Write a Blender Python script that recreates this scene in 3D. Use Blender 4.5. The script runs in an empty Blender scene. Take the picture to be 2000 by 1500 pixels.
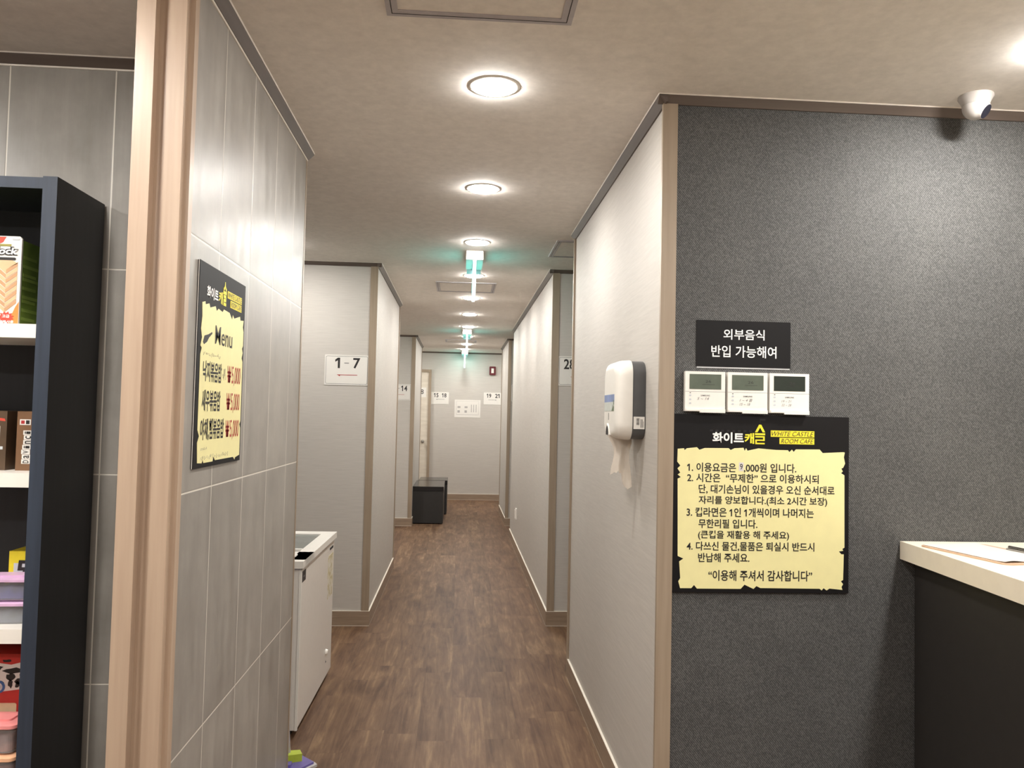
import bpy, bmesh, math, random
from mathutils import Vector, Matrix

S = bpy.context.scene
COL = S.collection
R = math.radians
random.seed(7)

# ------------------------------------------------------------------ camera, world, exposure
cam_d = bpy.data.cameras.new('camera')
cam = bpy.data.objects.new('camera', cam_d)
COL.objects.link(cam)
cam_d.sensor_fit = 'HORIZONTAL'
cam_d.sensor_width = 36.0
cam_d.lens = 36.0 * 1545.27 / 2000.0
cam_d.clip_start = 0.02
YAW, PITCH, ROLL = 0.0662277, 0.0416401, 0.0214544
_f = Vector((math.sin(YAW) * math.cos(PITCH), math.cos(YAW) * math.cos(PITCH), math.sin(PITCH)))
_r = Vector((math.cos(YAW), -math.sin(YAW), 0))
_u = _r.cross(_f)
_r2 = _r * math.cos(ROLL) + _u * math.sin(ROLL)
_u2 = _u * math.cos(ROLL) - _r * math.sin(ROLL)
cam.matrix_world = Matrix(((_r2.x, _u2.x, -_f.x, 0), (_r2.y, _u2.y, -_f.y, 0), (_r2.z, _u2.z, -_f.z, 1.42), (0, 0, 0, 1)))
S.camera = cam

world = bpy.data.worlds.new('world')
S.world = world
world.use_nodes = True
world.node_tree.nodes['Background'].inputs[0].default_value = (0.02, 0.02, 0.02, 1)
vs = S.view_settings
vs.view_transform = 'Standard'
vs.look = 'None'
vs.gamma = 1.0
vs.use_curve_mapping = False
vs.exposure = 0.84
LAMP = 150.0                       # radiance of a downlight lens
LAMP_COL = (1.0, 0.972, 0.93)


# ------------------------------------------------------------------ materials
def lin(c):
    c = c / 255.0
    return c / 12.92 if c <= 0.04045 else ((c + 0.055) / 1.055) ** 2.4


def rgb(r, g, b):
    return (lin(r), lin(g), lin(b), 1.0)


def new_mat(name):
    m = bpy.data.materials.new(name)
    m.use_nodes = True
    nt = m.node_tree
    return m, nt, nt.nodes['Principled BSDF']


def N(nt, kind, **kw):
    n = nt.nodes.new(kind)
    for k, v in kw.items():
        setattr(n, k, v)
    return n


def math_n(nt, op, a, b=None, c=None):
    n = N(nt, 'ShaderNodeMath', operation=op)
    for i, v in enumerate((a, b, c)):
        if v is None:
            continue
        if isinstance(v, (int, float)):
            n.inputs[i].default_value = v
        else:
            nt.links.new(v, n.inputs[i])
    return n.outputs[0]


def mapped(nt, scale, space='Object', rot=(0, 0, 0)):
    tc = N(nt, 'ShaderNodeTexCoord')
    mp = N(nt, 'ShaderNodeMapping')
    mp.inputs['Scale'].default_value = scale
    mp.inputs['Rotation'].default_value = rot
    nt.links.new(tc.outputs[space], mp.inputs['Vector'])
    return mp.outputs[0]


def noise(nt, vec, scale, detail=3, rough=0.5):
    n = N(nt, 'ShaderNodeTexNoise')
    n.inputs['Scale'].default_value = scale
    n.inputs['Detail'].default_value = detail
    n.inputs['Roughness'].default_value = rough
    nt.links.new(vec, n.inputs['Vector'])
    return n.outputs['Fac']


def mix_col(nt, fac, a, b, blend='MIX'):
    n = N(nt, 'ShaderNodeMix', data_type='RGBA', blend_type=blend)
    if isinstance(fac, (int, float)):
        n.inputs[0].default_value = fac
    else:
        nt.links.new(fac, n.inputs[0])
    for i, v in ((6, a), (7, b)):
        if isinstance(v, tuple):
            n.inputs[i].default_value = v
        else:
            nt.links.new(v, n.inputs[i])
    return n.outputs[2]


def ramp(nt, fac, stops):
    n = N(nt, 'ShaderNodeValToRGB')
    cr = n.color_ramp
    while len(cr.elements) < len(stops):
        cr.elements.new(0.5)
    for e, (p, c) in zip(cr.elements, stops):
        e.position = p
        e.color = c
    nt.links.new(fac, n.inputs[0])
    return n.outputs[0]


def bump(nt, bsdf, height, strength, dist=0.002):
    b = N(nt, 'ShaderNodeBump')
    b.inputs['Strength'].default_value = strength
    b.inputs['Distance'].default_value = dist
    nt.links.new(height, b.inputs['Height'])
    nt.links.new(b.outputs[0], bsdf.inputs['Normal'])


def scale_rgb(c, k):
    return (c[0] * k, c[1] * k, c[2] * k, 1)


def simple(name, col, rough=0.5, metal=0.0, var=0.06, scale=30, bmp=0.0, spec=0.5):
    m, nt, b = new_mat(name)
    f = noise(nt, mapped(nt, (1, 1, 1)), scale, 3)
    c = ramp(nt, f, [(0.3, scale_rgb(col, 1 - var)), (0.7, scale_rgb(col, 1 + var))])
    nt.links.new(c, b.inputs['Base Color'])
    b.inputs['Roughness'].default_value = rough
    b.inputs['Metallic'].default_value = metal
    b.inputs['Specular IOR Level'].default_value = spec
    if bmp:
        bump(nt, b, f, bmp)
    return m


def emitter(name, col, strength):
    m, nt, b = new_mat(name)
    b.inputs['Base Color'].default_value = (0.8, 0.8, 0.8, 1)
    b.inputs['Emission Color'].default_value = (*col, 1)
    b.inputs['Emission Strength'].default_value = strength
    return m


def wallpaper(name, col, streak, rough=0.6):
    m, nt, b = new_mat(name)
    f1 = noise(nt, mapped(nt, streak), 1.0, 4, 0.6)
    f2 = noise(nt, mapped(nt, (1, 1, 1)), 2.5, 2)
    c = ramp(nt, f1, [(0.3, scale_rgb(col, 0.93)), (0.7, scale_rgb(col, 1.06))])
    c = mix_col(nt, f2, c, mix_col(nt, 0.15, c, (0.5, 0.42, 0.33, 1)))
    nt.links.new(c, b.inputs['Base Color'])
    b.inputs['Roughness'].default_value = rough
    b.inputs['Specular IOR Level'].default_value = 0.3
    bump(nt, b, f1, 0.25, 0.001)
    return m


def fabric_dark(name):
    m, nt, b = new_mat(name)
    v = mapped(nt, (1, 1, 1))
    w = N(nt, 'ShaderNodeTexWave', wave_type='BANDS', bands_direction='X')
    w.inputs['Scale'].default_value = 60
    w.inputs['Distortion'].default_value = 2.0
    w.inputs['Detail'].default_value = 2
    w.inputs['Detail Scale'].default_value = 3
    nt.links.new(mapped(nt, (1, 1, 1), rot=(0, R(40), 0)), w.inputs['Vector'])
    sp = noise(nt, mapped(nt, (1, 1, 1)), 190, 2, 0.7)
    big = noise(nt, v, 5, 3)
    h = math_n(nt, 'ADD', math_n(nt, 'MULTIPLY', w.outputs['Fac'], 0.35), math_n(nt, 'MULTIPLY', sp, 0.75))
    h2 = math_n(nt, 'ADD', h, math_n(nt, 'MULTIPLY', big, 0.15))
    c = ramp(nt, h2, [(0.38, rgb(48, 48, 48)), (0.62, rgb(70, 70, 69)), (0.86, rgb(104, 103, 101))])
    nt.links.new(c, b.inputs['Base Color'])
    b.inputs['Roughness'].default_value = 0.7
    bump(nt, b, h, 0.5, 0.001)
    return m


def tile_mat(name, axis, off, pitch):
    m, nt, b = new_mat(name)
    tc = N(nt, 'ShaderNodeTexCoord')
    sx = N(nt, 'ShaderNodeSeparateXYZ')
    nt.links.new(tc.outputs['Object'], sx.inputs[0])
    h = sx.outputs[axis]
    z = sx.outputs[2]
    u = math_n(nt, 'DIVIDE', math_n(nt, 'SUBTRACT', h, off), pitch)
    w = math_n(nt, 'DIVIDE', math_n(nt, 'SUBTRACT', z, 0.0275), 0.6)

    def dist(t, p):
        fr = math_n(nt, 'FRACT', math_n(nt, 'ADD', t, 0.5))
        return math_n(nt, 'MULTIPLY', math_n(nt, 'ABSOLUTE', math_n(nt, 'SUBTRACT', fr, 0.5)), p)
    du, dw = dist(u, pitch), dist(w, 0.6)
    d = math_n(nt, 'MINIMUM', du, dw)
    grout = math_n(nt, 'LESS_THAN', d, 0.0019)
    wn = N(nt, 'ShaderNodeTexWhiteNoise', noise_dimensions='2D')
    cx = N(nt, 'ShaderNodeCombineXYZ')
    nt.links.new(math_n(nt, 'FLOOR', u), cx.inputs[0])
    nt.links.new(math_n(nt, 'FLOOR', w), cx.inputs[1])
    nt.links.new(cx.outputs[0], wn.inputs[0])
    streak = noise(nt, mapped(nt, (22, 22, 2.2)), 1.0, 5, 0.6)
    blot = noise(nt, mapped(nt, (1, 1, 1)), 7, 4, 0.6)
    f = math_n(nt, 'ADD', math_n(nt, 'MULTIPLY', streak, 0.5), math_n(nt, 'MULTIPLY', blot, 0.5))
    f = math_n(nt, 'ADD', f, math_n(nt, 'MULTIPLY', math_n(nt, 'SUBTRACT', wn.outputs['Value'], 0.5), 0.12))
    c = ramp(nt, f, [(0.25, rgb(126, 121, 114)), (0.5, rgb(146, 141, 134)), (0.8, rgb(168, 163, 155))])
    c = mix_col(nt, grout, c, rgb(214, 208, 196))
    nt.links.new(c, b.inputs['Base Color'])
    nt.links.new(math_n(nt, 'ADD', math_n(nt, 'MULTIPLY', streak, 0.25), 0.22), b.inputs['Roughness'])
    hgt = math_n(nt, 'ADD', math_n(nt, 'MULTIPLY', streak, 0.4), math_n(nt, 'MULTIPLY', math_n(nt, 'MINIMUM', d, 0.004), 100))
    bump(nt, b, hgt, 0.6, 0.002)
    return m


def wood_floor():
    m, nt, b = new_mat('dark vinyl planks')
    tc = N(nt, 'ShaderNodeTexCoord')
    sx = N(nt, 'ShaderNodeSeparateXYZ')
    nt.links.new(tc.outputs['Object'], sx.inputs[0])
    PW, PL = 0.15, 0.92
    u = math_n(nt, 'DIVIDE', sx.outputs[0], PW)
    fu = math_n(nt, 'FLOOR', u)
    w1 = N(nt, 'ShaderNodeTexWhiteNoise', noise_dimensions='1D')
    nt.links.new(fu, w1.inputs['W'])
    v = math_n(nt, 'ADD', math_n(nt, 'DIVIDE', sx.outputs[1], PL), w1.outputs['Value'])
    fv = math_n(nt, 'FLOOR', v)
    cx = N(nt, 'ShaderNodeCombineXYZ')
    nt.links.new(fu, cx.inputs[0])
    nt.links.new(fv, cx.inputs[1])
    w2 = N(nt, 'ShaderNodeTexWhiteNoise', noise_dimensions='2D')
    nt.links.new(cx.outputs[0], w2.inputs['Vector'])

    def edge(t, p):
        fr = math_n(nt, 'FRACT', t)
        e = math_n(nt, 'MINIMUM', fr, math_n(nt, 'SUBTRACT', 1.0, fr))
        return math_n(nt, 'MULTIPLY', e, p)
    e = math_n(nt, 'MINIMUM', edge(u, PW), edge(v, PL))
    seam = math_n(nt, 'LESS_THAN', e, 0.0009)
    # grain coordinates shifted plank by plank
    off = N(nt, 'ShaderNodeVectorMath', operation='SCALE')
    nt.links.new(w2.outputs['Color'], off.inputs[0])
    off.inputs['Scale'].default_value = 13.0
    ad = N(nt, 'ShaderNodeVectorMath', operation='ADD')
    nt.links.new(tc.outputs['Object'], ad.inputs[0])
    nt.links.new(off.outputs[0], ad.inputs[1])

    def grain(sc, s, det, rough, dist=0.0):
        mp = N(nt, 'ShaderNodeMapping')
        mp.inputs['Scale'].default_value = sc
        nt.links.new(ad.outputs[0], mp.inputs['Vector'])
        n = N(nt, 'ShaderNodeTexNoise')
        n.inputs['Scale'].default_value = s
        n.inputs['Detail'].default_value = det
        n.inputs['Roughness'].default_value = rough
        n.inputs['Distortion'].default_value = dist
        nt.links.new(mp.outputs[0], n.inputs['Vector'])
        return n.outputs['Fac']
    fine = grain((110, 5, 1), 1.0, 6, 0.7)
    mid = grain((19, 1.7, 1), 1.0, 6, 0.62, 1.4)
    blot = grain((8, 2.6, 1), 1.0, 4, 0.55, 0.8)
    f = math_n(nt, 'ADD', math_n(nt, 'MULTIPLY', fine, 0.22), math_n(nt, 'MULTIPLY', mid, 0.45))
    f = math_n(nt, 'ADD', f, math_n(nt, 'MULTIPLY', blot, 0.33))
    f = math_n(nt, 'ADD', f, math_n(nt, 'MULTIPLY', math_n(nt, 'SUBTRACT', w2.outputs['Value'], 0.5), 0.06))
    c = ramp(nt, f, [(0.32, rgb(66, 48, 37)), (0.44, rgb(94, 71, 54)), (0.54, rgb(113, 88, 67)), (0.67, rgb(148, 122, 93))])
    c = mix_col(nt, math_n(nt, 'MULTIPLY', w1.outputs['Value'], 0.12), c, rgb(118, 84, 70))
    c = mix_col(nt, math_n(nt, 'MULTIPLY', seam, 0.3), c, rgb(56, 43, 34))
    nt.links.new(c, b.inputs['Base Color'])
    b.inputs['Roughness'].default_value = 0.5
    b.inputs['Specular IOR Level'].default_value = 0.16
    bump(nt, b, math_n(nt, 'ADD', mid, fine), 0.18, 0.001)
    return m


def base_mat():
    """tan skirting with a pale bead along its top edge and along the floor"""
    m, nt, b = new_mat('tan skirting')
    tc = N(nt, 'ShaderNodeTexCoord')
    sx = N(nt, 'ShaderNodeSeparateXYZ')
    nt.links.new(tc.outputs['Object'], sx.inputs[0])
    z = sx.outputs[2]
    bead = math_n(nt, 'MAXIMUM', math_n(nt, 'GREATER_THAN', z, 0.097), math_n(nt, 'LESS_THAN', z, 0.003))
    g = noise(nt, mapped(nt, (6, 6, 90)), 1.0, 4)
    c = ramp(nt, g, [(0.3, rgb(140, 120, 101)), (0.7, rgb(160, 139, 119))])
    c = mix_col(nt, bead, c, rgb(236, 228, 214))
    nt.links.new(c, b.inputs['Base Color'])
    b.inputs['Roughness'].default_value = 0.45
    return m


def wood_trim(name, a, b2, rough=0.4, sc=(60, 60, 3)):
    m, nt, b = new_mat(name)
    g = noise(nt, mapped(nt, sc), 1.0, 4)
    nt.links.new(ramp(nt, g, [(0.3, a), (0.7, b2)]), b.inputs['Base Color'])
    b.inputs['Roughness'].default_value = rough
    return m


M = {}
M['paper'] = wallpaper('pale grey wallpaper', rgb(193, 188, 181), (7, 7, 180))
M['fabric'] = fabric_dark('charcoal woven wallcovering')
M['tile_side'] = tile_mat('grey wall tile along the passage', 1, 2.0795, 0.29)
M['tile_back'] = tile_mat('grey wall tile facing the room', 0, -1.0365, 0.302)
M['floor'] = wood_floor()
M['ceil'] = wallpaper('white ceiling paper', rgb(238, 232, 225), (30, 30, 30), 0.85)
M['base'] = base_mat()
M['post'] = wood_trim('tan corner trim', rgb(148, 131, 112), rgb(161, 144, 124))
M['jamb'] = wood_trim('light wood jamb', rgb(172, 148, 127), rgb(184, 161, 139), 0.36)
M['cornice'] = wood_trim('brown ceiling trim', rgb(90, 78, 71), rgb(102, 90, 82), 0.5, (3, 3, 60))
M['bead'] = simple('white sealant', rgb(226, 218, 206), 0.5)
M['alu'] = simple('grey aluminium', rgb(182, 177, 180), 0.4, 0.1)
M['dark'] = simple('dark gap', rgb(26, 25, 25), 0.7)
M['white'] = simple('white plastic', rgb(236, 232, 224), 0.3, var=0.02)
M['cream'] = simple('cream solid surface', rgb(238, 228, 208), 0.35, var=0.02)
M['lens'] = emitter('downlight lens', LAMP_COL, LAMP)
M['lens_bright'] = emitter('brighter downlight lens', LAMP_COL, LAMP * 2.0)
M['teal'] = emitter('lit green exit plate', (0.10, 0.92, 0.85), 1.6)
M['tealedge'] = emitter('lit edge of exit plate', (0.75, 1.0, 0.97), 3.0)
M['signblack'] = simple('black sign board', rgb(21, 19, 20), 0.55, var=0.03, spec=0.2)
M['signpaper'] = simple('pale yellow sign print', rgb(235, 226, 166), 0.45, var=0.02)
M['ink'] = simple('black ink', rgb(34, 31, 30), 0.5)
M['inkgrey'] = simple('grey ink', rgb(120, 118, 116), 0.6)
M['pencil'] = simple('faint grey handwriting', rgb(150, 145, 130), 0.7)
M['whiteink'] = simple('white ink', rgb(240, 238, 234), 0.5, var=0.01)
M['yellowink'] = simple('yellow ink', rgb(240, 222, 52), 0.5, var=0.01)
M['redink'] = simple('red ink', rgb(172, 40, 42), 0.5)
M['sheet'] = simple('white laminated paper', rgb(226, 222, 215), 0.35, var=0.01)
M['lcd'] = simple('green grey display', rgb(92, 100, 88), 0.25)
M['lcd_dark'] = simple('dark display', rgb(48, 54, 48), 0.25)
M['greyplastic'] = simple('dark grey plastic', rgb(84, 84, 85), 0.35)
M['navy'] = wood_trim('lit navy board', rgb(43, 51, 64), rgb(53, 62, 76), 0.45)  # lighter navy stands in for light on the front and top edges
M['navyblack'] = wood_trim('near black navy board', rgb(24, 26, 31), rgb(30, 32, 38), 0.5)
M['shelf'] = simple('white shelf board', rgb(240, 234, 224), 0.35, var=0.01)
M['countbody'] = simple('charcoal counter panel', rgb(40, 37, 35), 0.55)
M['camwhite'] = simple('off white camera shell', rgb(182, 177, 172), 0.35, var=0.02)
M['clip'] = simple('tan clipboard', rgb(196, 164, 136), 0.4)
M['freezer'] = simple('white enamel', rgb(226, 220, 212), 0.3, var=0.015)
M['purple'] = simple('purple plastic', rgb(104, 92, 158), 0.4)
M['lime'] = simple('lime plastic', rgb(178, 196, 60), 0.4)
M['pad'] = simple('grey white mop pad', rgb(190, 186, 184), 0.9, bmp=0.6, scale=120)
M['leather'] = simple('black leather', rgb(30, 29, 31), 0.2, bmp=0.1, scale=200)
M['benchbody'] = simple('charcoal panel', rgb(42, 40, 39), 0.5)
M['maroon'] = simple('dark red plastic', rgb(96, 24, 34), 0.4)
M['doorleaf'] = wood_trim('cream wood door', rgb(206, 196, 180), rgb(220, 211, 196), 0.45, (4, 4, 22))
M['steel'] = simple('brushed steel', rgb(170, 166, 160), 0.25, 1.0)
M['brownbox'] = simple('brown printed card', rgb(120, 88, 62), 0.4, var=0.12, scale=18)
M['darkbrownbox'] = simple('dark brown printed card', rgb(84, 66, 50), 0.4, var=0.15, scale=18)
M['green'] = simple('green printed card', rgb(110, 136, 56), 0.35, var=0.25, scale=22)
M['orange'] = simple('orange print', rgb(226, 142, 72), 0.4)
M['salmon'] = simple('red print', rgb(208, 78, 62), 0.4)
M['woodprint'] = simple('wooden block print', rgb(224, 184, 142), 0.45)
M['woodprint2'] = simple('shaded block print', rgb(196, 152, 112), 0.45)
M['yellowbox'] = simple('yellow card', rgb(232, 214, 48), 0.4)
M['greyprint'] = simple('grey print', rgb(196, 200, 204), 0.4)
M['redbox'] = simple('red printed card', rgb(190, 52, 44), 0.4)
M['lilac'] = simple('lilac plastic lid', rgb(222, 182, 216), 0.35)
M['pink'] = simple('pink plastic lid', rgb(240, 150, 148), 0.35)
M['peach'] = simple('peach plastic lid', rgb(246, 190, 150), 0.35)
M['bluebits'] = simple('blue plastic pieces', rgb(62, 72, 150), 0.4, var=0.3, scale=40)
M['greybits'] = simple('grey blue plastic pieces', rgb(96, 108, 122), 0.4, var=0.3, scale=40)
M['redbits'] = simple('dull pink plastic pieces', rgb(170, 120, 106), 0.4, var=0.3, scale=40)
M['bluering'] = simple('blue print', rgb(64, 104, 160), 0.4)
M['sky'] = simple('sky print', rgb(110, 134, 184), 0.3, var=0.25, scale=14)
M['meadow'] = simple('pale meadow print', rgb(196, 202, 196), 0.3, var=0.12, scale=40)
M['leafprint'] = simple('dark green print', rgb(92, 110, 74), 0.3, var=0.3, scale=60)
M['tissue'] = simple('soft white tissue', rgb(236, 228, 218), 0.95, var=0.02)
M['label_cream'] = simple('cream label', rgb(226, 206, 166), 0.5)


def glassy(name, col, rough, trans):
    m, nt, b = new_mat(name)
    b.inputs['Base Color'].default_value = col
    b.inputs['Roughness'].default_value = rough
    b.inputs['Transmission Weight'].default_value = trans
    b.inputs['IOR'].default_value = 1.3
    return m


M['clear'] = glassy('clear plastic tub', (0.9, 0.9, 0.92, 1), 0.15, 0.75)
M['glass'] = glassy('freezer glass', (0.62, 0.66, 0.64, 1), 0.05, 0.8)
M['blackglass'] = glassy('dark camera window', (0.02, 0.02, 0.03, 1), 0.08, 0.0)


# ------------------------------------------------------------------ mesh helpers
class MB:
    def __init__(self):
        self.bm = bmesh.new()
        self.mi = 0

    def _f(self, vs):
        try:
            f = self.bm.faces.new(vs)
            f.material_index = self.mi
            return f
        except ValueError:
            return None

    def mat(self, i):
        self.mi = i
        return self

    def box(self, x0, x1, y0, y1, z0, z1):
        v = [self.bm.verts.new(p) for p in ((x0, y0, z0), (x1, y0, z0), (x1, y1, z0), (x0, y1, z0), (x0, y0, z1), (x1, y0, z1), (x1, y1, z1), (x0, y1, z1))]
        for q in ((3, 2, 1, 0), (4, 5, 6, 7), (0, 1, 5, 4), (1, 2, 6, 5), (2, 3, 7, 6), (3, 0, 4, 7)):
            self._f([v[i] for i in q])
        return self

    def loft(self, secs, cap0=True, cap1=True, closed=True):
        rows = [[self.bm.verts.new(p) for p in s] for s in secs]
        n = len(rows[0])
        for a, b in zip(rows, rows[1:]):
            for i in range(n if closed else n - 1):
                j = (i + 1) % n
                self._f([a[i], a[j], b[j], b[i]])
        if cap0:
            self._f(rows[0][::-1])
        if cap1:
            self._f(rows[-1])
        return self

    def prism_xz(self, pts, y0, y1):
        """outline in x,z pushed from y0 (front) to y1"""
        return self.loft([[(x, y0, z) for x, z in pts], [(x, y1, z) for x, z in pts]])

    def prism_xy(self, pts, z0, z1):
        return self.loft([[(x, y, z0) for x, y in pts], [(x, y, z1) for x, y in pts]])

    def prism_yz(self, pts, x0, x1):
        return self.loft([[(x0, y, z) for y, z in pts], [(x1, y, z) for y, z in pts]])

    def lathe(self, prof, seg=32, mtx=None):
        rows = []
        for r, z in prof:
            rows.append([(max(r, 1e-5) * math.cos(2 * math.pi * i / seg), max(r, 1e-5) * math.sin(2 * math.pi * i / seg), z) for i in range(seg)])
        if mtx is not None:
            rows = [[tuple(mtx @ Vector(p)) for p in s] for s in rows]
        return self.loft(rows)

    def tube(self, path, rad, seg=10):
        secs = []
        P = [Vector(p) for p in path]
        for i, p in enumerate(P):
            d = (P[min(i + 1, len(P) - 1)] - P[max(i - 1, 0)]).normalized()
            a = d.cross(Vector((0.3, 0.2, 1))).normalized()
            b = d.cross(a)
            secs.append([tuple(p + rad * (math.cos(2 * math.pi * k / seg) * a + math.sin(2 * math.pi * k / seg) * b)) for k in range(seg)])
        return self.loft(secs)

    def text(self, body, x0, x1, z0, z1, y, bold=0.0, shear=0.0, depth=0.0006, rot90=False):
        """lettering fitted to a rectangle, facing -y, its back at y"""
        c = bpy.data.curves.new('t', 'FONT')
        c.body = body
        c.offset = bold
        c.shear = shear
        c.resolution_u = 3
        o = bpy.data.objects.new('t', c)
        COL.objects.link(o)
        dg = bpy.context.evaluated_depsgraph_get()
        me = bpy.data.meshes.new_from_object(o.evaluated_get(dg))
        bpy.data.objects.remove(o)
        bpy.data.curves.remove(c)
        raw = [(v.co.x, v.co.y) for v in me.vertices]
        faces = [list(pl.vertices) for pl in me.polygons]
        if '1' in body:                       # the font's 1 is a bare bar: give it its flag
            par = list(range(len(raw)))

            def find(i):
                while par[i] != i:
                    i = par[i]
                return i
            for fc in faces:
                for i in fc[1:]:
                    par[find(i)] = find(fc[0])
            isl = {}
            for i in range(len(raw)):
                isl.setdefault(find(i), []).append(i)
            for ids in isl.values():
                xs, zs = [raw[i][0] for i in ids], [raw[i][1] for i in ids]
                hh = max(zs) - min(zs)
                if len(ids) == 4 and 0.66 < hh < 0.78 and max(xs) - min(xs) < 0.2 and abs(min(zs)) < 0.04:
                    k, x, zt = len(raw), min(xs), max(zs)
                    b_ = max(bold, 0.0)
                    raw += [(x, zt), (x - 0.17, zt - 0.13), (x - 0.17, zt - 0.25 - 2 * b_), (x, zt - 0.14 - 2 * b_)]
                    faces.append([k, k + 1, k + 2, k + 3])
        V = [(-p[1], p[0]) if rot90 else p for p in raw]
        ax, bx = min(p[0] for p in V), max(p[0] for p in V)
        az, bz = min(p[1] for p in V), max(p[1] for p in V)
        sx, sz = (x1 - x0) / (bx - ax), (z1 - z0) / max(bz - az, 1e-6)
        vs = [self.bm.verts.new((x0 + (p[0] - ax) * sx, y - depth, z0 + (p[1] - az) * sz)) for p in V]
        for fc in faces:
            self._f([vs[i] for i in fc])
        bpy.data.meshes.remove(me)
        return self

    def bevel(self, w, seg=2):
        es = [e for e in self.bm.edges if len(e.link_faces) == 2 and e.calc_face_angle(0) > 0.5]
        bmesh.ops.bevel(self.bm, geom=es, offset=w, segments=seg, profile=0.7, affect='EDGES')
        return self

    def build(self, name, mats, parent=None, smooth=False, recalc=True):
        if recalc:
            bmesh.ops.recalc_face_normals(self.bm, faces=self.bm.faces)
        me = bpy.data.meshes.new(name)
        self.bm.to_mesh(me)
        self.bm.free()
        if not isinstance(mats, (list, tuple)):
            mats = [mats]
        for m in mats:
            me.materials.append(m)
        if smooth:
            for p in me.polygons:
                p.use_smooth = True
            try:
                me.set_sharp_from_angle(angle=R(40))
            except Exception:
                pass
        o = bpy.data.objects.new(name, me)
        COL.objects.link(o)
        if parent is not None:
            o.parent = parent
        return o


def rrect(x0, x1, z0, z1, r, seg=6):
    pts = []
    for cx, cz, a0 in ((x1 - r, z1 - r, 0), (x0 + r, z1 - r, 90), (x0 + r, z0 + r, 180), (x1 - r, z0 + r, 270)):
        for k in range(seg + 1):
            a = R(a0 + 90 * k / seg)
            pts.append((cx + r * math.cos(a), cz + r * math.sin(a)))
    return pts


def tag(o, label, cat, group=None, kind=None):
    o['label'] = label
    o['category'] = cat
    if group:
        o['group'] = group
    if kind:
        o['kind'] = kind
    return o


def thing(name, loc, label, cat, rz=0.0, group=None):
    o = bpy.data.objects.new(name, None)
    o.empty_display_size = 0.05
    COL.objects.link(o)
    o.location = loc
    o.rotation_euler = (0, 0, rz)
    return tag(o, label, cat, group)


def copy_tree(o, parent=None):
    c = o.copy()
    COL.objects.link(c)
    if parent is not None:
        c.parent = parent
    for ch in list(o.children):
        copy_tree(ch, c)
    return c


def struct(name, mb, m, label=None, cat=None, smooth=False):
    o = mb.build(name, m, smooth=smooth)
    o['kind'] = 'structure'
    if label:
        o['label'] = label
        o['category'] = cat or 'wall'
    return o


# ------------------------------------------------------------------ the room shell
CZ = 2.45
struct('floor', MB().box(-3.2, 3.6, -2.6, 13.7, -0.1, 0.0), M['floor'], 'dark brown wood plank floor running down the corridor', 'floor')
struct('ceiling', MB().box(-3.2, 3.6, -2.6, 12.0, CZ, 2.62), M['ceil'], 'white ceiling with a row of round downlights', 'ceiling')
struct('ceiling_far', MB().box(-3.2, 3.6, 12.0, 13.7, 2.505, 2.62), M['ceil'], 'slightly higher strip of white ceiling at the far end', 'ceiling')

# left: tiled wall of the near room, tiled wall end beside the passage
struct('wall_left_back', MB().box(-3.2, -0.732, 2.38, 2.5, 0, CZ), M['tile_back'], 'grey tiled wall behind the navy bookshelf', 'wall')
struct('wall_left', MB().box(-0.732, -0.627, 1.83, 3.16, 0, CZ), M['tile_side'], 'grey tiled wall holding the menu board', 'wall')
# corridor blocks
struct('wall_left_middle', MB().box(-2.6, -0.577, 5.424, 7.43, 0, CZ), M['paper'], 'pale wall block with the 1 - 7 sign', 'wall')
struct('wall_left_far', MB().box(-2.6, -0.577, 10.25, 11.94, 0, CZ), M['paper'], 'pale wall block with the 14 sign behind the dark seats', 'wall')
wn = MB().box(0.635, 3.5, 2.445, 4.39, 0, CZ)
wn.bm.faces.ensure_lookup_table()
for f in wn.bm.faces:
    if f.normal.y < -0.5 or abs(f.calc_center_median().y - 2.445) < 1e-4:
        f.material_index = 1
struct('wall_right_near', wn, [M['paper'], M['fabric']], 'wall block, pale along the corridor and charcoal fabric facing the counter', 'wall')
struct('wall_right_middle', MB().box(0.635, 2.6, 5.44, 9.42, 0, CZ), M['paper'], 'pale wall block with the 28 sign on its near end', 'wall')
struct('wall_right_far', MB().box(0.638, 2.6, 10.37, 11.94, 0, CZ), M['paper'], 'last pale wall block on the right of the corridor', 'wall')
struct('wall_back', MB().box(-3.2, 3.6, 13.5, 13.7, 0, 2.62), M['paper'], 'pale end wall of the corridor', 'wall')
# closing walls of the side passages and of the room around the camera
struct('wall_left_outer', MB().box(-2.75, -2.6, 2.5, 13.5, 0, 2.62), M['paper'])
struct('wall_right_outer', MB().box(2.6, 2.75, 4.39, 13.5, 0, 2.62), M['paper'])
struct('wall_left_room', MB().box(-3.3, -3.2, -2.6, 2.5, 0, CZ), M['paper'])
struct('wall_right_room', MB().box(3.5, 3.6, -2.6, 4.39, 0, CZ), M['paper'])
struct('wall_front', MB().box(-3.3, 3.6, -2.7, -2.6, 0, CZ), M['paper'])

# the light wood jamb that ends the tiled wall
j = MB()
j.prism_xy([(-0.735, 1.775), (-0.694, 1.775), (-0.694, 1.80), (-0.667, 1.80), (-0.667, 1.785), (-0.630, 1.785), (-0.630, 1.806), (-0.626, 1.806), (-0.618, 1.806), (-0.618, 1.832), (-0.735, 1.832)], 0, CZ)
struct('trim_1', j, M['jamb'], 'light wood jamb standing at the near end of the tiled wall', 'trim')
struct('trim_2', MB().box(-0.6265, -0.624, 1.832, 1.838, 0, CZ), M['bead'])


TN = [2]


def next_trim():
    TN[0] += 1
    return 'trim_%d' % TN[0]


def post(x0, x1, y0, y1, m='post', top=CZ):
    struct(next_trim(), MB().box(x0, x1, y0, y1, 0, top), M[m])


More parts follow.
